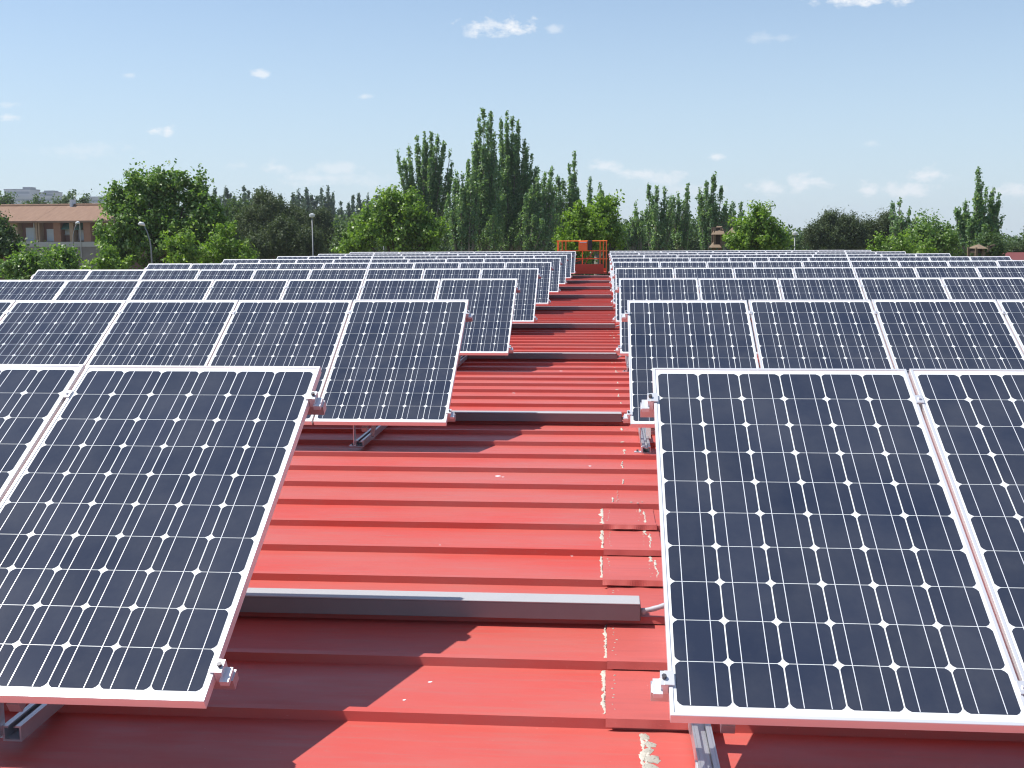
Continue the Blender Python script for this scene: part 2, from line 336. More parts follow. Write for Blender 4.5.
for (px, py, r) in ((498, 476, .016), (503, 477, .009), (514, 393, .018), (561, 371, .02), (440, 545, .004), (578, 549, .008), (572, 556, .007), (430, 682, .006), (404, 700, .005), (590, 466, .009)):
    q = at(px, py, 10); t_ = (ZP-EYE)/(q.z-EYE); put('bird_dropping', random.choice(DRP), q.x*t_, q.y*t_, zsurf(q.y*t_)+.0005, r)

# ------------------------------------------------------------------ solar panels
W, LEN, PW, CP, TILT, ROWS = .985, 1.65, .99857, .158, .51613, 4.94251
XL, XR, YT, ZT = -1.15124, .19155, 4.43482, EYE-.51327
ct, st = math.cos(TILT), math.sin(TILT)
OFFL = [.0, .008, .038, .029, .014, .018, .018, .028, .03]; OFFR = [0, .003, -.003, -.004, -.004, .003, .009, .014, .018]
GX = .002
def panel_meshes():
    f = MB(); lip, dep = .0105, .035
    def ring(x0, y0, x1, y1, z): return [(x0, y0, z), (x1, y0, z), (x1, y1, z), (x0, y1, z)]
    b = .0012
    loops = [ring(.001, .001, W-.001, LEN-.001, -dep), ring(0, 0, W, LEN, -dep+b), ring(0, 0, W, LEN, -b), ring(b, b, W-b, LEN-b, 0), ring(lip, lip, W-lip, LEN-lip, 0),
             ring(lip+.0008, lip+.0008, W-lip-.0008, LEN-lip-.0008, -.0035), ring(.002+lip*.2, .002+lip*.2, W-.002-lip*.2, LEN-.002-lip*.2, -.0045), ring(.003, .003, W-.003, LEN-.003, -dep+.001)]
    vs = [q for l in loops for q in l]; n = len(loops)
    f.add(vs, [(i*4+k, i*4+(k+1) % 4, ((i+1) % n)*4+(k+1) % 4, ((i+1) % n)*4+k) for i in range(n) for k in range(4)])
    fr = f.mesh('frame', M_['frame'])
    l = MB(); e = .0055
    l.span((e, e, -.0075), (W-e, LEN-e, -.0031), 0)
    x0 = (W-6*CP)/2; y0 = (LEN-10*CP)/2; gx, gy, ch = .0022, .0015, .0150
    for i in range(6):
        for j in range(10):
            a, b2, c, d = x0+i*CP+gx, x0+(i+1)*CP-gx, y0+j*CP+gy, y0+(j+1)*CP-gy; q = ch; m1 = ch*.40
            oc = [(a+q, c), (b2-q, c), (b2-m1, c+m1), (b2, c+q), (b2, d-q), (b2-m1, d-m1), (b2-q, d), (a+q, d), (a+m1, d-m1), (a, d-q), (a, c+q), (a+m1, c+m1)]
            l.add([(x, y, -.0023) for x, y in oc], [tuple(range(12))], 1)
        for fr_ in (.25, .735):
            x = x0+(i+fr_)*CP; l.add([(x-.0013, y0+.002, -.0016), (x+.0013, y0+.002, -.0016), (x+.0013, y0+10*CP-.002, -.0016), (x-.0013, y0+10*CP-.002, -.0016)], [(0, 1, 2, 3)], 2)
    me = l.mesh('cell_sheet', [M_['back'], M_['cell'], M_['bus']])
    j = MB(); j.box((W/2, LEN-.14, -.022), (.12, .10, .022)); jb = j.mesh('junction_box', M_['black'])
    return fr, me, jb
FR, CS, JB = panel_meshes()
# keep cell faces pointing up whatever the recalculation made of the loose sheets
for me in (CS,):
    bm = bmesh.new(); bm.from_mesh(me)
    bmesh.ops.reverse_faces(bm, faces=[q for q in bm.faces if q.material_index > 0 and q.normal.z < 0]); bm.to_mesh(me); bm.free()
ORD = ['', 'second', 'third', 'fourth', 'fifth', 'sixth', 'seventh', 'eighth', 'ninth', 'tenth']
RORD = ['nearest', 'second', 'third', 'fourth', 'fifth', 'sixth', 'seventh', 'eighth', 'farthest']
proto = None
def add_panel(x, row, label, group):
    global proto
    if proto is None:
        proto = empty('solar_panel', (0, 0, 0), label, 'solar panel', group)
        link('frame', FR, proto); link('cell_sheet', CS, proto); link('junction_box', JB, proto); o = proto
    else: o = copy_tree(proto)
    yb = YT+row*ROWS-LEN*ct; zb = ZT-LEN*st
    o.location = (x, yb, zb); o.rotation_euler = (TILT+random.gauss(0, .0012), 0, random.gauss(0, .0006)); o['label'] = label; o['group'] = group
for row in range(9):
    for side in 'LR':
        for k in range(9 if side == 'L' else 10):
            x = (XL+OFFL[row]-W-k*PW) if side == 'L' else (XR+OFFR[row]+k*PW)
            sn = 'left' if side == 'L' else 'right'
            end = 8 if side == 'L' else 9
            pos = 'next to the red aisle' if k == 0 else ('at the outer end' if k == end else '%s from the red aisle' % ORD[k])
            add_panel(x, row, 'dark blue solar panel %s in the %s row, %s block' % (pos, RORD[row], sn), 'solar panels of the %s block' % sn)

# ------------------------------------------------------------------ racks that carry the rows
def make_rack(side):
    s = -1 if side == 'L' else 1; n = 9 if side == 'L' else 10; ln = (n-1)*PW+W
    root = empty('mounting_rack', (0, 0, 0), 'x', 'rack')        # origin at the aisle end of the row, on the lower panel edge
    def P(u, v, nrm): return Vector((s*u, v*ct-nrm*st, v*st+nrm*ct))   # u along the row, v up the slope, nrm off the panel face
    rot = Matrix.Rotation(TILT, 3, 'X')
    for v in (.125, 1.45):
        m = MB(); a, b = P(-.05, v, -.057), P(ln+.05, v, -.057); m.box((a+b)/2, (abs(b.x-a.x), .042, .040), rot); m.build('purlin', M_['alu'], root)
        for u in (-.0, ln):
            d = -1 if u == 0 else 1; m = MB()
            m.box(P(u+d*.0125, v, -.0155), (.023, .05, .041), rot); m.box(P(u-d*.002, v, .0045), (.028, .05, .004), rot); m.box(P(u+d*.031, v-.012, -.028), (.028, .055, .018), rot)
            c = m.build('end_clamp', M_['zinc'], root)
            t = MB(); q = P(u+d*.013, v, .007); up_ = Vector((0, -st, ct)); t.tube([q, q+up_*.009], .0075, 6); t.build('bolt', M_['bolt'], c)
        for k in range(1, n):
            m = MB(); m.box(P(k*PW-(PW-W)/2, v, .0035), (.03, .045, .004), rot); q = P(k*PW-(PW-W)/2, v, .005); m.tube([q, q+Vector((0, -st, ct))*.007], .006, 6); m.build('mid_clamp', M_['zinc'], root)
    zr = (ZP+RIBH+.001)-(ZT-LEN*st)               # roof rib height seen from the origin
    foot = .02 if side == 'R' else .16
    for u in ([.115, 2.1, 4.1, 6.1, 8.1, 9.7] if side == 'R' else [.68, 2.5, 4.5, 6.5, 8.3]):
        x = s*u; m = MB()
        # base channel: floor and two upstanding flanges with lips
        ya, yb = foot, 1.38
        m.span((x-.03, ya, zr), (x+.03, yb, zr+.006)); m.span((x-.03, ya, zr+.0065), (x-.024, yb, zr+.05)); m.span((x+.024, ya, zr+.0065), (x+.03, yb, zr+.05))
        m.span((x-.0235, ya, zr+.044), (x-.012, yb, zr+.05)); m.span((x+.012, ya, zr+.044), (x+.0235, yb, zr+.05)); m.span((x-.012, ya+.03, zr+.030), (x+.012, yb, zr+.034))
        m.build('base_rail', M_['alu'], root)
        m = MB(); m.span((x-.085, ya+.02, zr+.0005), (x-.031, ya+.07, zr+.006)); m.span((x-.037, ya+.02, zr+.0065), (x-.031, ya+.07, zr+.045)); f = m.build('foot_bracket', M_['zinc'], root)
        t = MB(); t.tube([(x-.062, ya+.045, zr+.006), (x-.062, ya+.045, zr+.02)], .009, 6); t.build('bolt', M_['bolt'], f)
        p = P(u, .125 if side == 'L' else .34, -.078 if side == 'L' else -.095); m = MB(); m.span((x-.0365, p.y-.03, zr+.02), (x-.0305, p.y+.03, p.z));  m.build('front_leg', M_['alu'], root)
        q = P(u, 1.45, -.078); m = MB(); m.span((x-.02, q.y-.02, zr+.051), (x+.02, q.y+.02, q.z)); m.build('back_leg', M_['alu'], root)
        m = MB(); p = P(u, .02, -.10); m.bar((x+.055, p.y+.02, p.z), (x+.055, q.y-.03, q.z-.03), .035, .04, (1, 0, 0)); m.build('slope_rail', M_['alu'], root)
        m = MB(); m.bar((x+.033, .45, zr+.03), (x+.033, q.y, q.z-.25), .008, .035, (1, 0, 0)); m.build('brace', M_['alu'], root)
    return root
for side, sn in (('L', 'left'), ('R', 'right')):
    pr = make_rack(side)
    for row in range(9):
        o = pr if row == 0 else copy_tree(pr)
        o.location = ((XL+OFFL[row]) if side == 'L' else (XR+OFFR[row]), YT+row*ROWS-LEN*ct, ZT-LEN*st)
        tag(o, 'aluminium rack with clamps carrying the %s row of panels, %s block' % (RORD[row], sn), 'mounting rack', 'racks under the rows of panels')

# ------------------------------------------------------------------ cable trunking across the aisle, one length per row
def make_trunking():
    root = empty('cable_trunking', (.152, 4.39, ZP+RIBH+.002), 'x', 'cable trunking')
    m = MB(); m.span((-2.9, 0, 0), (0, .10, .068)); m.build('channel', M_['tray_shade'], root, bevel=.002)
    m = MB(); m.span((-2.9, -.0025, .0685), (0, .1025, .074)); m.build('cover', M_['trunk'], root, bevel=.0015)
    m = MB(); m.span((.0005, .002, .002), (.003, .098, .058)); m.build('end_cap', M_['bolt'], root)
    m = MB(); pts = []
    for i in range(17):
        t = i/16; pts.append((.003+.30*t, .05+.04*t-.25*t*t, .024+.02*math.sin(t*2)+.19*t*t))
    rr = [.0105+.0012*(i % 2) for i in range(17)]; m.tube(pts, rr, 10); m.tube([(.003, .05, .024), (.022, .051, .0245)], .0145, 10); m.build('flexible_conduit', M_['flex'], root, True)
    return root
tr = make_trunking()
for row in range(9):
    o = tr if row == 0 else copy_tree(tr)
    o.location.y = 4.39+row*ROWS; o.location.x = .152+[0, .0, .02, .03, .03, .03, .03, .03, .03][row]
    tag(o, 'grey cable trunking crossing the red aisle behind the %s row of panels' % RORD[row], 'cable trunking', 'trunking lengths across the aisle')

# ------------------------------------------------------------------ orange platform lift at the far end of the roof
def make_lift():
    a = at(557, 272, 48.0); b = at(607, 272, 48.0); zt = at(580, 241, 48.0).z; zb = at(580, 274, 48).z; wd = b.x-a.x; d = 1.0; h = zt-zb
    root = empty('platform_lift', (a.x, 48.0, 0), 'orange railed work platform of a lift beyond the far end of the roof', 'lift')
    m = MB(); m.span((0, 0, zb), (wd, d, zb+.08)); m.build('floor', M_['redpaint'], root)
    m = MB(); m.span((.70, -.04, zb+.085), (wd-.15, -.005, zb+.42)); m.span((.75, -.06, zb+.12), (wd-.2, -.041, zb+.17)); m.span((0, d-.03, zb+.085), (wd, d, zb+.22)); m.build('toe_board', M_['redpaint'], root)
    for x, y in ((.03, 0), (.22, 0), (.38, .0), (wd-.30, 0), (wd-.16, 0), (wd-.03, 0), (.03, d), (wd*.5, d), (wd-.03, d)):
        m = MB(); m.tube([(x, y, zb+.08), (x, y, zt)], .024, 8); m.build('post', M_['orange'], root)
    for z in (zt, zb+.08+(h-.08)*.68, zb+.08+(h-.08)*.42):
        m = MB(); 
        segs = [((0, 0), (wd, 0)), ((0, d), (wd, d)), ((0, 0), (0, d)), ((wd, 0), (wd, d))] if z == zt else [((0, 0), (.40, 0)), ((wd-.34, 0), (wd, 0)), ((0, d), (wd, d)), ((wd, 0), (wd, d))]
        for (p, q) in segs: m.tube([(p[0], p[1], z), (q[0], q[1], z)], .019, 8)
        m.build('rail', M_['orange'], root)
    m = MB(); m.span((.93, -.10, zt-.42), (1.30, .06, zt-.02)); c = m.build('control_box', M_['orange'], root, bevel=.01)
    m = MB(); m.span((.97, -.12, zt-.08), (1.26, -.101, zt-.04)); m.build('lever_panel', M_['lampglass'], c)
    m = MB(); m.span((1.32, -.08, zt-.40), (1.50, .05, zt+.03)); m.build('battery_box', M_['black'], root, bevel=.01)
    m = MB(); m.bar((.55, .02, zb+.45), (1.5, .02, zb+.75), .03, .03); m.bar((1.0, .02, zb+.1), (1.55, .02, zt-.4), .03, .03); m.build('gate', M_['redpaint'], root)
    m = MB(); cx = wd/2
    for i in range(6):
        z0, z1 = .9+(zb-1.0)*i/6, .9+(zb-1.0)*(i+1)/6
        for y in (.1, .9): m.bar((cx-.85, y, z0), (cx+.85, y, z1), .06, .09); m.bar((cx+.85, y+.07, z0), (cx-.85, y+.07, z1), .06, .09)
    m.build('scissor_arms', M_['redpaint'], root)
    m = MB(); m.span((-.1, 0, .3), (wd+.1, 1.05, .88)); m.build('chassis', M_['orange'], root, bevel=.03)
    for x in (.3, wd-.3):
        for y in (.0, 1.05): m = MB(); m.tube([(x, y-.1, .3), (x, y+.1, .3)], .3, 18); m.build('wheel', M_['black'], root)
make_lift()

# ------------------------------------------------------------------ trees
def leaf_mesh(name, pos, out, size, m, up=.35, jit=1.0):
    n = len(pos); nr = out*.6+rng.normal(size=(n, 3))*jit; nr[:, 2] += up; nr /= np.linalg.norm(nr, axis=1)[:, None]+1e-9
    t = np.cross(nr, rng.normal(size=(n, 3))); t /= np.linalg.norm(t, axis=1)[:, None]+1e-9; b = np.cross(nr, t)
    s = (size*(.6+.8*rng.random(n)))[:, None]
    v = np.empty((n, 4, 3), np.float32); v[:, 0] = pos-t*s*.5; v[:, 1] = pos+b*s*.36+nr*s*.1; v[:, 2] = pos+t*s*.55; v[:, 3] = pos-b*s*.36+nr*s*.1
    me = bpy.data.meshes.new(name); me.vertices.add(4*n); me.vertices.foreach_set('co', v.ravel()); me.loops.add(4*n); me.loops.foreach_set('vertex_index', np.arange(4*n, dtype=np.int32))
    me.polygons.add(n); me.polygons.foreach_set('loop_start', np.arange(0, 4*n, 4, dtype=np.int32)); me.update(); me.validate(); me.materials.append(m); return me
def mpp(Y): return Y/FOC
def broad(name, label, Y, blobs_, m, size, dens=1.0, clump=.42, cat='tree', group=None, bark='bark', trunk_r=.16, leafs=66, seedup=.4, depth=1.0, spray=.7):
    """crown from many leaf clumps on the outer part of a few lobes: blobs_ = (px, py, radius px[, vertical stretch])"""
    k = mpp(Y)*.86; C = []
    for bl in blobs_:
        c = at(bl[0], bl[1], Y); C.append((c+Vector((0, random.uniform(-.35, .35)*bl[2]*k*depth, 0)), bl[2]*k, bl[3] if len(bl) > 3 else 1.0))
    base = sum((c for c, r, s in C), Vector())/len(C); root = empty(name, (base.x, Y, 0), label, cat, group); o = Vector((base.x, Y, 0))
    pos, out = [], []
    for c, r, sv in C:
        vol = r*r*sv; nc = max(8, int(dens*17*vol/(clump*clump)/2.2))
        for i in range(nc):
            d = rng.normal(size=3); d /= np.linalg.norm(d); rad = r*(rng.random()**.42)*(1+.16*math.sin(5*d[0]+7*d[2]+c.x*3))
            q = np.array(c)+d*rad*np.array((1, depth, sv))
            cs = clump*(.5+.8*rng.random()); nl = int(leafs*(.5+rng.random()))
            q[2] -= clump*.3; ax = d*spray+np.array((0, 0, .55))+rng.normal(size=3)*.25; ax /= np.linalg.norm(ax)
            pp = rng.normal(size=(nl, 3))*cs*.36+ax*(cs*1.25*(rng.random((nl, 1))*1.6-.5)); pos.append(q+pp); out.append(np.tile(d, (nl, 1))+pp/cs*.6)
    pos = np.concatenate(pos); out = np.concatenate(out); keep = pos[:, 2] > .6; pos, out = pos[keep], out[keep]
    link('crown', leaf_mesh('crown', (pos-np.array(o)).astype(np.float32), out, size, m, seedup), root)
    t = MB(); top = max(c.z for c, r, s in C); hs = min(c.z for c, r, s in C)*.75
    t.tube([(0, 0, -.1), (.05, .03, hs*.5), (0, 0, hs)], [trunk_r*1.25, trunk_r, trunk_r*.8], 9)
    for c, r, s in C:
        e = c-o+Vector((0, 0, r*.3)); mid = Vector((e.x*.35, e.y*.35, hs+(e.z-hs)*.45)); t.tube([(0, 0, hs*.86), mid, e], [trunk_r*.55, trunk_r*.35, .02], 6)
    t.build('trunk', M_[bark], root, True); return root
def poplar(label, Y, limbs, leaf=.15, dens=1.0, base=None, m='poplar', group=None, cat='poplar', name='poplar_tree', sub=3):
    """upright tree: limbs = (tip px, tip py, low px, low py, half width px); each is a steep branch thick with short twigs"""
    k = mpp(Y); bx = base if base is not None else sum(l[2] for l in limbs)/len(limbs); q0 = at(bx, 250, Y); o = Vector((q0.x, Y, 0)); root = empty(name, o, label, cat, group)
    pos, out = [], []; t = MB(); lowz = min(at(l[2], l[3], Y).z for l in limbs)
    t.tube([(0, 0, -.1), (0, 0, lowz*.6), (0, 0, lowz)], [.32, .24, .18], 9)
    full = []
    for (tx, ty, lx, ly, wpx) in limbs:
        full.append((tx, ty, lx, ly, wpx*.7)); full.append((tx+random.uniform(-.7, .7)*wpx, ty+(ly-ty)*random.uniform(.3, .5), lx, ly, wpx*.8))
        for i in range(sub):
            f = random.uniform(-1, 1); full.append((tx+f*wpx*1.0, ty+(ly-ty)*random.uniform(.05, .38), lx+f*wpx*.35, ly, wpx*random.uniform(.3, .5)))
    for (tx, ty, lx, ly, wpx) in full:
        dy = random.uniform(-1, 1)*wpx*k*2.2; a = at(lx, ly, Y)+Vector((0, dy*.25, 0)); b = at(tx, ty, Y); b.y += dy
        mid = a.lerp(b, .45)+Vector(((a.x-b.x)*-.22, 0, 0)); L = (b-a).length
        pts = []
        for i in range(13):
            u = i/12; q = a*(1-u)**2+mid*2*u*(1-u)+b*u*u; pts.append(q)
        t.tube([Vector((0, 0, max(.5, min(lowz, a.z-o.z)-.6)))]+[q-o for q in pts[:12]], [.12]+[.09*(1-i/14) for i in range(12)], 6)
        w = wpx*k; nt_ = max(10, int(dens*L*(w+.12)*3.9/leaf))
        for i in range(nt_):
            u = rng.random()**.85; f = u*12; j = min(int(f), 11); ax = pts[j].lerp(pts[j+1], f-j)
            prof = (min(1, u*5+.45))*(1-u**3.2)*.9+.07
            rr = w*prof*rng.random()**.55*.82; an = rng.random()*6.283; off = np.array((math.cos(an)*rr, math.sin(an)*rr, 0))
            if math.sin(u*L*2.1+an*1.5+tx)+rng.normal()*.7 < -.75: continue
            nl = int(9+rng.random()*14); tw = (rng.random((nl, 1))-.35)*np.array((math.cos(an)*.14, math.sin(an)*.14, 1.0))*.62*(1-.6*u)
            pp = np.array(ax)+off+tw+rng.normal(size=(nl, 3))*np.array((.07, .07, .10))*leaf/.15
            pos.append(pp); out.append(np.tile(np.array((math.cos(an), math.sin(an), .2)), (nl, 1)))
    pos = np.concatenate(pos); out = np.concatenate(out)
    link('crown', leaf_mesh('crown', (pos-np.array(o)).astype(np.float32), out, leaf, M_[m], .1, .9), root); t.build('trunk', M_['bark_p'], root, True); return root

# big leafy tree and its neighbours on the left
broad('leafy_tree', 'tall broad leafy green tree left of the pines with a lamp post in front', 52,
      [(165, 186, 16, 1.2), (140, 192, 15), (190, 193, 16), (118, 206, 15), (208, 208, 14), (160, 212, 24), (130, 226, 22), (188, 228, 24), (106, 236, 14), (216, 230, 16), (160, 248, 30), (120, 252, 18), (205, 252, 20), (176, 176, 8, 1.4), (136, 178, 7, 1.4), (196, 184, 7, 1.3), (120, 190, 6, 1.3), (152, 190, 12)], M_['broad'], 0.148, 1.15, .36, trunk_r=.25)
broad('leafy_shrub', 'round green shrub tree in front of the brick houses, leftmost', 44, [(34, 268, 18), (20, 276, 18), (48, 272, 14), (30, 259, 10), (14, 265, 8)], M_['broad'], 0.125, 1.1, .3, group='shrub trees before the houses')
broad('leafy_shrub', 'green shrub tree before the house awnings, right of the leftmost shrub', 46, [(62, 262, 12), (58, 272, 15), (68, 274, 13), (66, 253, 8), (54, 257, 8)], M_['broad'], 0.125, 1.1, .3, group='shrub trees before the houses')
broad('leafy_shrub', 'yellowish green shrub tree at the left foot of the tall leafy tree', 46, [(106, 263, 13), (97, 272, 10), (118, 268, 13), (108, 252, 8)], M_['plane'], 0.125, 1.1, .3, group='shrub trees before the houses')
broad('leafy_tree', 'dark leafy tree cut off by the left edge beside the houses', 50, [(0, 228, 14), (4, 244, 15), (-14, 240, 18), (-8, 218, 12), (10, 250, 9)], M_['wood_mass'], 0.133, 1.1, .32, group='trees at the left edge')
broad('leafy_tree', 'bright yellow green young tree right of the lamp post', 46, [(176, 252, 13), (170, 240, 8), (190, 256, 14), (184, 242, 8)], M_['plane'], 0.125, .9, .28)
broad('leafy_tree', 'bright yellow green young tree before the dark pines', 48, [(222, 246, 15), (210, 258, 14), (236, 255, 13), (226, 232, 8), (246, 256, 9)], M_['plane'], 0.125, .9, .28)
# dark pines
broad('pine_tree', 'tallest dark round pine left of the far lamps', 80, [(272, 212, 20, .9), (252, 222, 18), (288, 224, 18), (270, 236, 26), (262, 202, 10)], M_['pine'], .11, 2.6, .38, 'pine', 'dark pines on the left', leafs=70, spray=.15)
broad('pine_tree', 'low dark round pine above the panel ends, left of centre', 72, [(285, 240, 20), (262, 248, 16), (308, 244, 18), (284, 228, 12)], M_['pine'], .11, 2.6, .38, 'pine', 'dark pines on the left', leafs=70, spray=.15)
broad('pine_tree', 'dark green pine beside the far lamp posts', 88, [(312, 232, 20), (330, 240, 18), (322, 222, 12), (300, 222, 14)], M_['pine'], .11, 2.6, .38, 'pine', 'dark pines on the left', leafs=70, spray=.15)
broad('pine_tree', 'dark pine between the tall leafy tree and the round pines', 90, [(232, 222, 18), (218, 214, 12), (240, 210, 12), (225, 238, 20)], M_['olive'], .18, 1.4, .5, 'pine', 'dark pines on the left', leafs=60)
broad('olive_tree', 'dull green bushy tree below the second far lamp', 84, [(352, 236, 18), (366, 226, 12), (340, 246, 14), (382, 230, 14)], M_['olive'], .18, 1.3, .48, leafs=56)
# bright tree left of the poplars
broad('leafy_tree', 'bright green spreading tree in front of the fan shaped poplar', 60, [(392, 208, 16), (376, 222, 18), (412, 214, 16), (398, 236, 26), (424, 232, 17), (360, 240, 17), (428, 246, 14), (345, 247, 9), (386, 196, 9), (404, 198, 8), (436, 228, 8)], M_['plane'], 0.156, 1.05, .38, trunk_r=.2)
# poplars at the centre
poplar('fan shaped poplar with bare lower limbs, left of the tallest poplars', 80, [(399, 152, 418, 240, 6.5), (408, 147, 420, 240, 6), (417, 138, 423, 240, 6.5), (424, 134, 425, 240, 6), (431, 133, 427, 240, 6), (438, 138, 428, 240, 6), (444, 144, 430, 240, 4.5), (450, 150, 432, 240, 3.2), (412, 165, 420, 240, 7), (432, 160, 427, 240, 7)], .14, 1.25)
poplar('tallest poplar, left of its twin, with many upright limbs', 78, [(484, 112, 488, 245, 7.5), (480, 118, 484, 245, 5), (490, 114, 490, 245, 6.5), (477, 132, 481, 245, 4), (474, 145, 480, 245, 4.5), (495, 135, 492, 245, 6), (484, 150, 487, 250, 10), (490, 185, 489, 250, 15), (478, 178, 482, 250, 9), (497, 172, 494, 250, 9)], .14, 1.25, group='tall poplars at the centre')
poplar('tall twin tipped poplar just right of the tallest', 81, [(507, 112, 508, 245, 7), (512, 118, 511, 245, 6.5), (501, 120, 504, 245, 5), (519, 122, 514, 245, 4.5), (516, 138, 512, 245, 7), (525, 143, 516, 245, 6), (532, 155, 519, 245, 6.5), (538, 168, 521, 246, 6.5), (527, 150, 517, 246, 7), (508, 160, 509, 250, 11), (515, 190, 511, 250, 16), (522, 182, 516, 250, 10), (502, 175, 505, 250, 9)], .14, 1.25, group='tall poplars at the centre')
poplar('low poplar left of the tallest, its crown merging into it', 76, [(467, 162, 466, 248, 7), (458, 172, 461, 248, 6), (454, 180, 458, 248, 5.5), (463, 190, 462, 250, 11), (474, 155, 473, 248, 6), (449, 195, 456, 250, 6), (472, 178, 469, 250, 8)], .14, 1.2, group='tall poplars at the centre')
poplar('poplar with leaning feathery tips, right of the twin tipped one', 77, [(552, 168, 535, 248, 4.5), (545, 174, 532, 248, 4.5), (538, 176, 530, 248, 5.5), (531, 185, 527, 250, 9), (543, 195, 534, 250, 9), (550, 180, 538, 250, 5), (556, 190, 542, 250, 6)], .14, 1.2, group='tall poplars at the centre')
poplar('slim poplar with one tall pointed tip above the orange lift', 82, [(575, 153, 571, 245, 5.8), (572, 175, 568, 245, 7), (558, 176, 560, 245, 7), (563, 180, 562, 245, 7), (578, 198, 572, 248, 7)], .14, 1.25)
poplar('short poplar with two tips right of the pointed one', 84, [(590, 178, 592, 248, 5), (600, 184, 598, 248, 5.5), (608, 196, 602, 248, 4.5), (594, 205, 595, 250, 8)], .14, 1.2)
broad('leafy_tree', 'bright yellow green tree directly behind the orange lift', 58, [(578, 218, 14), (570, 234, 14), (590, 232, 15), (580, 208, 8), (575, 246, 16)], M_['lime'], 0.148, 1., .34, group='bright trees behind the lift')
broad('leafy_tree', 'light green tree right of the orange lift', 60, [(604, 212, 11, 1.3), (612, 228, 12), (601, 234, 14), (606, 202, 6), (618, 240, 9)], M_['plane'], 0.148, 1., .34, group='bright trees behind the lift')
# poplars right of the aisle
G3 = 'poplars right of the aisle'
poplar('small poplar beside the open sky right of the lift', 84, [(636, 205, 637, 250, 5), (642, 212, 641, 250, 5.5), (629, 225, 632, 250, 6)], .14, 1.2, group=G3)
poplar('broad poplar with three blunt tips, right of the small one', 82, [(649, 186, 651, 248, 4.5), (657, 185, 656, 248, 5.5), (665, 189, 661, 248, 5), (655, 205, 656, 250, 10), (671, 200, 664, 250, 4)], .14, 1.3, group=G3)
poplar('thin ragged poplar with two slender spires', 85, [(688, 184, 686, 248, 4), (679, 193, 681, 248, 5), (673, 198, 678, 248, 4), (683, 215, 683, 250, 8)], .14, 1.2, group=G3)
poplar('tallest poplar of the right group, with a dense rounded head', 80, [(713, 175, 711, 248, 7), (706, 184, 708, 248, 6), (721, 186, 714, 248, 5.5), (700, 195, 704, 250, 5), (712, 205, 711, 250, 11), (727, 202, 718, 250, 3)], .14, 1.3, group=G3)
poplar('sparse thin poplar behind the wooden tower', 90, [(734, 201, 731, 250, 3.5), (741, 204, 736, 250, 3.2), (729, 208, 729, 250, 3.5), (725, 215, 726, 250, 4)], .13, .8, group=G3)
broad('leafy_tree', 'bright green rounded tree beside the wooden tower', 58, [(757, 220, 13), (744, 232, 13), (768, 232, 14), (756, 242, 20), (735, 242, 9), (782, 240, 11), (757, 212, 7)], M_['plane'], 0.148, 1.05, .34)
broad('pine_tree', 'largest dark round pine right of the bright tree', 85, [(832, 228, 16), (816, 236, 14), (848, 230, 16), (832, 242, 22), (858, 238, 12), (828, 220, 7)], M_['pine'], .11, 2.6, .38, 'pine', 'dark trees on the right', leafs=70, spray=.15)
broad('pine_tree', 'dark pine between the largest pine and the thin poplar', 86, [(884, 228, 14), (872, 238, 14), (896, 234, 14), (886, 220, 7), (866, 226, 7)], M_['pine'], .11, 2.6, .38, 'pine', 'dark trees on the right', leafs=70, spray=.15)
poplar('thin poplar with two bare tips rising from green bushes', 76, [(894, 203, 896, 248, 3.6), (900, 201, 899, 248, 3.5), (908, 211, 904, 248, 4), (917, 212, 909, 248, 3.4), (900, 225, 901, 250, 8)], .14, 1.05)
broad('bushy_tree', 'mid green bushy tree between the thin poplar and the tall right poplar', 70, [(930, 230, 14), (918, 238, 12), (944, 236, 14), (930, 244, 18), (955, 240, 10)], M_['broad'], 0.140, 1.3, .42, leafs=56, group='bushes at the right')
broad('bushy_tree', 'low yellowish bush above the right panel ends', 60, [(880, 246, 9), (905, 246, 10), (922, 248, 8)], M_['plane'], 0.133, 1.1, .36, group='bushes at the right')
poplar('tall poplar near the right edge with a pointed crown', 68, [(979, 171, 978, 250, 5), (984, 190, 980, 250, 6), (974, 195, 975, 250, 7), (965, 200, 970, 250, 4.5), (960, 206, 966, 250, 4), (993, 188, 985, 250, 4), (999, 195, 988, 250, 3.5), (978, 215, 978, 252, 13), (968, 220, 972, 252, 9), (990, 218, 985, 252, 9)], .14, 1.25)
broad('bushy_tree', 'dark bush at the foot of the pointed right poplar', 66, [(992, 240, 11), (998, 250, 10), (984, 246, 9)], M_['wood_mass'], 0.133, 1.3, .4, group='bushes at the right')
broad('bushy_tree', 'low dark tree cut off by the right edge', 95, [(1018, 246, 9), (1032, 244, 12), (1008, 250, 7)], M_['wood_mass'], 0.140, 1.3, .45, group='bushes at the right')
# trees behind the houses
for i, (px, py, r, lab) in enumerate(((64, 200, 8, 'green tree behind the tiled roof, below the far town'), (81, 202, 7, 'smaller green tree behind the tiled roof, left of the tall leafy tree'), (6, 200, 8, 'dark tree behind the roof ridge at the left edge'), (36, 206, 10, 'low green tree behind the middle of the tiled roof'))):
    broad('leafy_tree', lab, 165, [(px, py, r), (px-r*.7, py+5, r*.8), (px+r*.8, py+5, r*.8)], M_['olive'], .34, 1.2, .8, leafs=40, group='trees behind the houses')
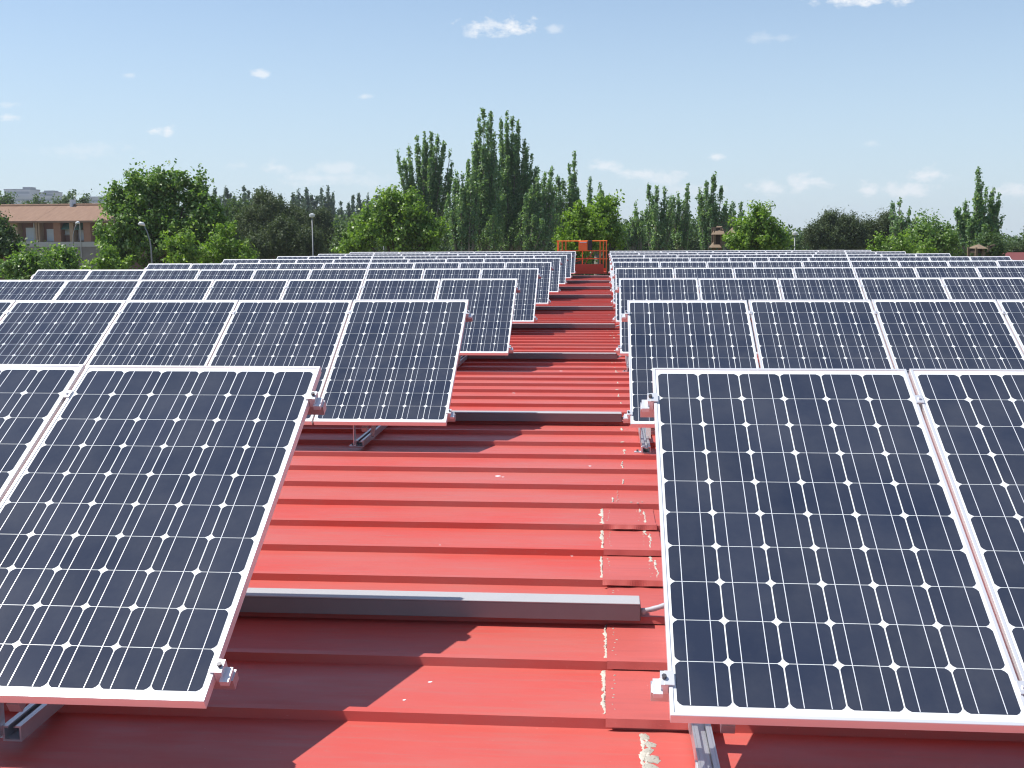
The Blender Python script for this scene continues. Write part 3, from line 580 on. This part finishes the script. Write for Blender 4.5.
# distant row of poplars behind the pines
far = [(208, 194, 5), (216, 190, 5), (229, 188, 7), (236, 196, 5), (244, 187, 4), (250, 192, 3.5), (256, 186, 4), (263, 188, 4), (271, 192, 5), (281, 196, 5), (294, 193, 4), (300, 190, 5), (306, 190, 5), (313, 195, 5), (321, 188, 3.5), (328, 188, 4), (332, 193, 4), (340, 202, 4), (352, 196, 4), (360, 195, 5), (369, 197, 4), (377, 195, 3.5), (386, 204, 5)]
for (px, py, w_) in far:
    poplar('slim dark poplar in the distant row behind the pines', 205+random.uniform(-12, 12), [(px, py, px+random.uniform(-1, 1), 245, w_), (px+w_*.5, py+7, px+1, 245, w_*.8), (px-w_*.6, py+9, px-1, 245, w_*.8)], .30, 1.0, m='farpop', group='distant row of poplars', sub=1)
# far woodland that closes the view between the trunks
def woodland(pairs, Y, thick, m, size, label, n):
    pos = []; out = []
    for i in range(n):
        j = rng.integers(0, len(pairs)-1); t = rng.random(); px = pairs[j][0]*(1-t)+pairs[j+1][0]*t; py = pairs[j][1]*(1-t)+pairs[j+1][1]*t
        c = at(px, py+5*rng.random(), Y); y = Y+thick*rng.random(); z = c.z*(1-rng.random()**1.6*.75)
        nl = 24; pp = rng.normal(size=(nl, 3))*np.array((.7, .7, .55)); pos.append(np.array((c.x*y/Y, y, max(.6, z)))+pp); out.append(pp)
    pos = np.concatenate(pos); out = np.concatenate(out)
    o = link('woodland', leaf_mesh('woodland', pos.astype(np.float32), out, size, m, .4)); tag(o, label, 'woodland', kind='stuff')
woodland([(190, 222), (300, 226), (420, 222), (520, 218), (600, 226), (612, 230), (640, 230), (700, 224), (760, 232), (800, 240), (860, 236), (960, 234), (1000, 246), (1080, 246)], 112, 16, M_['wood_mass'], .34, 'dense dark woodland closing the view behind the poplars', 7000)
woodland([(-140, 214), (-20, 212), (60, 206), (120, 206), (200, 208), (320, 212), (450, 214)], 260, 30, M_['farpop'], .7, 'far green belt of trees beyond the houses', 3800)

# ------------------------------------------------------------------ brick houses on the left
HZ = None
def house(pxa, pxb, label, items, ridge, eave, Y=104):
    k = mpp(Y); a = at(pxa, eave, Y); b = at(pxb, eave, Y); ze = a.z; zr_ = at((pxa+pxb)/2, ridge, Y+4.5).z; wd = b.x-a.x; dp = 9.0
    global HZ
    HZ = HZ or (ze, zr_); ze, zr_ = HZ
    root = empty('terraced_house', (a.x, Y, 0), label, 'house', 'terraced brick houses on the left')
    X = lambda px: (at(px, eave, Y).x-a.x); Z = lambda py: at(pxa, py, Y).z
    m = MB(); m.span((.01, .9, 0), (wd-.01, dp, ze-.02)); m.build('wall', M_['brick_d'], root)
    m = MB(); m.span((0, -.02, 0), (wd, .88, Z(244))); m.build('ground_floor', M_['lower'], root)
    m = MB(); th = .18
    m.add([(-.0, -.45, ze), (wd, -.45, ze), (wd, 4.5, zr_), (0, 4.5, zr_), (wd, dp+.4, ze), (0, dp+.4, ze), (0, -.45, ze-th), (wd, -.45, ze-th), (wd, dp+.4, ze-th), (0, dp+.4, ze-th)],
          [(0, 1, 2, 3), (3, 2, 4, 5), (0, 6, 7, 1), (5, 4, 8, 9), (6, 9, 8, 7), (0, 3, 5, 9, 6), (1, 7, 8, 4, 2)]); rf = m.build('roof', M_['tile'], root)
    m = MB(); m.tube([(0, 4.5, zr_+.03), (wd, 4.5, zr_+.03)], .14, 8); m.build('ridge', M_['tile'], rf)
    for kind, xa, xb, ya, yb in items:
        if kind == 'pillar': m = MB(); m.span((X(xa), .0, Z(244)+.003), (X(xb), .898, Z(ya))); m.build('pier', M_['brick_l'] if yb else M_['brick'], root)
        elif kind == 'window':
            m = MB(); m.span((X(xa), .80, Z(yb)), (X(xb), .895, Z(ya))); wn = m.build('window', M_['shutter'], root)
            m = MB(); m.span((X(xa)-.06, .74, Z(yb)-.09), (X(xb)+.06, .90, Z(yb)-.01)); m.build('sill', M_['concrete'], wn)
            m = MB(); nn = 9
            for i in range(nn): z = Z(yb)+(Z(ya)-Z(yb))*(i+.5)/nn; m.span((X(xa)+.05, .785, z-.03), (X(xb)-.05, .798, z+.03))
            m.build('shutter', M_['shutter'], wn)
        elif kind == 'awning': m = MB(); m.add([(X(xa), .79, Z(ya)), (X(xb), .79, Z(ya)), (X(xb), .1, Z(yb)), (X(xa), .1, Z(yb)), (X(xa), .79, Z(ya)-.06), (X(xb), .79, Z(ya)-.06), (X(xb), .1, Z(yb)-.06), (X(xa), .1, Z(yb)-.06)], [(0, 1, 2, 3), (4, 7, 6, 5), (0, 3, 7, 4), (1, 5, 6, 2), (3, 2, 6, 7), (0, 4, 5, 1)]); m.build('awning', M_['awning'], root)
        elif kind == 'rail':
            m = MB(); m.span((X(xa), -.06, Z(yb)), (X(xb), -.022, Z(ya))); m.build('balcony_rail', M_['concrete'], root)
        elif kind == 'pipe': m = MB(); m.tube([(X(xa), -.08, Z(yb)), (X(xa), -.08, Z(ya))], .05, 8); m.build('drain_pipe', M_['concrete'], root)
        elif kind == 'chimney': m = MB(); m.span((X(xa), 4.0, Z(yb)), (X(xb), 4.9, Z(ya)+.6)); m.build('chimney', M_['shutter'], rf)
M_['lower'] = mat('grey_brick', (.27, .24, .22), .9, 0, .2, noise=(1.2, .9, (.19, .16, .14)))
M_['tile'] = mat('clay_tiles', (.29, .185, .13), .9, 0, .2, noise=(1.4, .9, (.22, .135, .095), (3, .6, .6)))
house(-36, 37, 'brick terraced house at the far left with two white shuttered windows', [('pillar', -36, -20, 221, 0), ('window', -14, -4, 228, 240), ('pillar', 2, 17, 221, 1), ('window', 21, 31, 228, 241), ('pillar', 34.6, 36.6, 221, 1), ('rail', -36, 37, 241, 247), ('pipe', 34, 34, 221, 262)], 206, 221.5)
house(37.3, 110, 'brick terraced house with green awnings right of the roof seam', [('pillar', 37.6, 39, 222, 1), ('window', 42, 51, 229, 241), ('pillar', 53, 60, 222, 0), ('awning', 60, 68.5, 223, 229), ('window', 60.5, 68, 229, 234.5), ('awning', 74, 80.5, 222.5, 229.5), ('window', 74, 82, 230, 240), ('pillar', 69, 73, 222, 1), ('pillar', 83, 90, 222, 0), ('window', 94, 103, 230, 241), ('rail', 37.2, 110, 242, 247), ('pipe', 80, 80, 222, 262), ('chimney', 51, 53, 204.5, 207)], 207, 222.5)
# low brick wall with a white post, bottom left behind the panels
q = at(-6, 250, 60); root = empty('garden_wall', (q.x, 60, 0), 'plain brick wall with a white corner post at the left edge', 'wall'); m = MB(); m.span((-6, 0, 0), (at(7, 250, 60).x-q.x, .3, at(0, 254, 60).z)); m.build('wall', M_['brick'], root)
m = MB(); xx = at(8, 250, 60).x-q.x; m.span((xx, -.05, 0), (xx+.16, .3, at(0, 252, 60).z)); m.build('post', M_['shutter'], root)

# ------------------------------------------------------------------ far town on the skyline
def block(px0, px1, ytop, label, bands=3, Y=760, tower=None, dark=False, base=225):
    a, b = at(px0, ytop, Y), at(px1, ytop, Y); root = empty('office_block', (a.x, Y, 0), label, 'building', 'pale buildings of the far town'); wd = b.x-a.x; h = a.z
    m = MB(); m.span((0, 0, 0), (wd, 14, h)); m.build('wall', M_['office'], root)
    for i in range(bands):
        z = h-1.2-3.2*i; m = MB(); m.span((.4, -.06, z-1.5), (wd-.4, -.01, z)); m.build('window_band', M_['office_d'], root)
    m = MB(); m.span((-.2, -.2, h+.005), (wd+.2, 14.2, h+.6)); m.build('roof', M_['office_d'] if dark else M_['office'], root)
    if tower: t0, t1, ty = tower; m = MB(); m.span((at(t0, ytop, Y).x-a.x, 1, h+.61), (at(t1, ytop, Y).x-a.x, 9, at(t0, ty, Y).z)); m.build('tower', M_['office_d'], root)
block(4, 30, 190, 'grey office block with a stair tower on the far skyline', 3, 760, (22, 29.5, 187), True)
block(36, 44, 193, 'small pale block between the two larger far buildings', 1, 800)
block(43, 53, 192.5, 'pale grey block with a dark roof left of the skyline trees', 2, 780, (43.5, 52.5, 190.5), True)
block(-30, 66, 197.5, 'long low pale building at the foot of the far town', 1, 740)
block(84, 112, 198, 'long whitish building left of the tall tree on the skyline', 1, 750, (88, 100, 196.5))
block(114, 150, 199, 'low pale far building partly hidden by the tall leafy tree', 1, 770)

# ------------------------------------------------------------------ street lamps
def lamp(px, py, Y, label, style, mirror=1):
    p = at(px, py, Y); root = empty('street_lamp', (p.x, Y, 0), label, 'street lamp', 'street lamps'); H = p.z
    if style == 'arm':
        e = mirror
        m = MB(); m.tube([(0, 0, 0), (0, 0, H-1.0), (-.03*e, 0, H-.7), (-.14*e, 0, H-.3), (-.26*e, 0, H-.05)], [.05, .03, .026, .022, .02], 8); m.build('pole', M_['steel'], root, True)
        m = MB(); m.tube([(-.22*e, 0, H-.07), (-.28*e, -.02, H), (-.40*e, -.03, H+.02), (-.47*e, -.04, H-.02)], [.03, .075, .08, .035], 10); m.build('lamp_head', M_['lampglass'], root, True)
    else:
        m = MB(); m.tube([(0, 0, 0), (0, 0, H-.1)], [.06, .035], 8); m.build('pole', M_['steel'], root, True)
        m = MB(); m.tube([(0, 0, H-.16), (0, 0, H-.1), (0, 0, H+.04), (0, 0, H+.1)], [.06, .17, .19, .05], 12); m.build('lamp_head', M_['lampglass'], root)
lamp(150, 224, 44, 'grey street lamp with a curved arm before the tall leafy tree', 'arm')
lamp(72, 223, 62, 'thin street lamp in front of the brick houses', 'arm', -1)
lamp(312, 215, 70, 'pale topped lamp post before the pines, left of its fellow', 'top')
lamp(383, 212, 78, 'pale topped lamp post nearer the bright green tree', 'top')
lamp(795, 233, 75, 'small lamp post at the gap beside the largest right pine', 'top')

# ------------------------------------------------------------------ wooden playground towers in the park
def tower(px, Y, label, spec):
    o = at(px, 250, Y); root = empty('wooden_tower', (o.x, Y, 0), label, 'tower'); k = mpp(Y)
    X = lambda p: at(p, 250, Y).x-o.x; Z = lambda p: at(px, p, Y).z
    zt = max(Z(s[2]) for s in spec['roofs'])
    x0_, x1_ = X(spec['body'][0]), X(spec['body'][1]); d = 1.2
    for x in (x0_, x1_):
        for y in (0, d): m = MB(); m.span((x-.06, y-.06, 0), (x+.06, y+.06, Z(spec['body'][2]))); m.build('post', M_['wood'], root)
    m = MB(); m.span((x0_+.065, .0, Z(spec['body'][3])), (x1_-.065, d, Z(spec['body'][2])-.02)); m.build('cabin', M_['wood_d'], root)
    for (xa, xb, ya, yb) in spec['roofs']:
        a, b = X(xa), X(xb); za, zb = Z(ya), Z(yb); ov = .25; y0_, y1_ = -.55, d+.3
        m = MB(); m.add([(a, y0_, zb), (b, y0_, zb), (b-.05, d/2, za), (a+.25, d/2, za), (b, y1_, zb), (a, y1_, zb)], [(0, 1, 2, 3), (3, 2, 4, 5), (0, 3, 5), (1, 4, 2), (0, 5, 4, 1)]); m.build('roof', M_['wood'], root)
    for (p0, p1) in spec.get('poles', ()):
        m = MB(); m.bar((X(p0[0]), -.3, Z(p0[1])), (X(p1[0]), -.3, Z(p1[1])), .09, .09); m.build('pole', M_['wood'], root)
tower(717, 64, 'weathered wooden play tower with two small roofs among the poplars', dict(body=(714.5, 721, 227, 245), roofs=[(713, 723.5, 226, 234.5), (711, 720.5, 240.5, 247.5), (728.5, 736.5, 227.5, 234)], poles=[((730, 234), (730, 256)), ((735, 234), (735, 256)), ((722, 245), (729, 232))]))
tower(981, 58, 'small wooden play hut with forked poles under the right poplar', dict(body=(976.5, 983, 247.5, 253), roofs=[(976, 984.5, 244.5, 248.5)], poles=[((985, 252), (989, 246)), ((989, 246), (992.5, 245)), ((985, 246.5), (990, 247)), ((981, 258), (983, 252))]))
# dark red sheds beyond the right side
q = at(1004, 256, 88); root = empty('red_shed', (q.x, 88, 0), 'low shed with a dark red roof beyond the right end of the panels', 'shed')
m = MB(); m.span((0, .2, 0), (16, 8, q.z-.45)); m.build('wall', M_['wallp'], root)
zt = at(1012, 252.5, 91).z; m = MB(); m.add([(-.3, -.2, q.z-.6), (16.3, -.2, q.z-.6), (16.3, 4, zt), (-.3, 4, zt), (16.3, 8.3, q.z-.6), (-.3, 8.3, q.z-.6)], [(0, 1, 2, 3), (3, 2, 4, 5), (0, 3, 5), (1, 4, 2), (0, 5, 4, 1)]); m.build('roof', M_['shedroof'], root)

# ------------------------------------------------------------------ summer haze
hz = MB(); hz.span((-1450, -350, -1), (1450, 1550, 42)); hm = bpy.data.materials.new('haze'); hm.use_nodes = True; t = hm.node_tree; t.nodes.remove(t.nodes['Principled BSDF'])
pv = N(t, 'ShaderNodeVolumePrincipled'); pv.inputs['Color'].default_value = (.90, .95, 1, 1); pv.inputs['Density'].default_value = .00028; pv.inputs['Anisotropy'].default_value = .2
t.links.new(pv.outputs[0], t.nodes['Material Output'].inputs['Volume'])
ho = hz.build('haze', hm); tag(ho, 'thin summer haze over the town', 'haze', kind='stuff'); ho.display_type = 'WIRE'
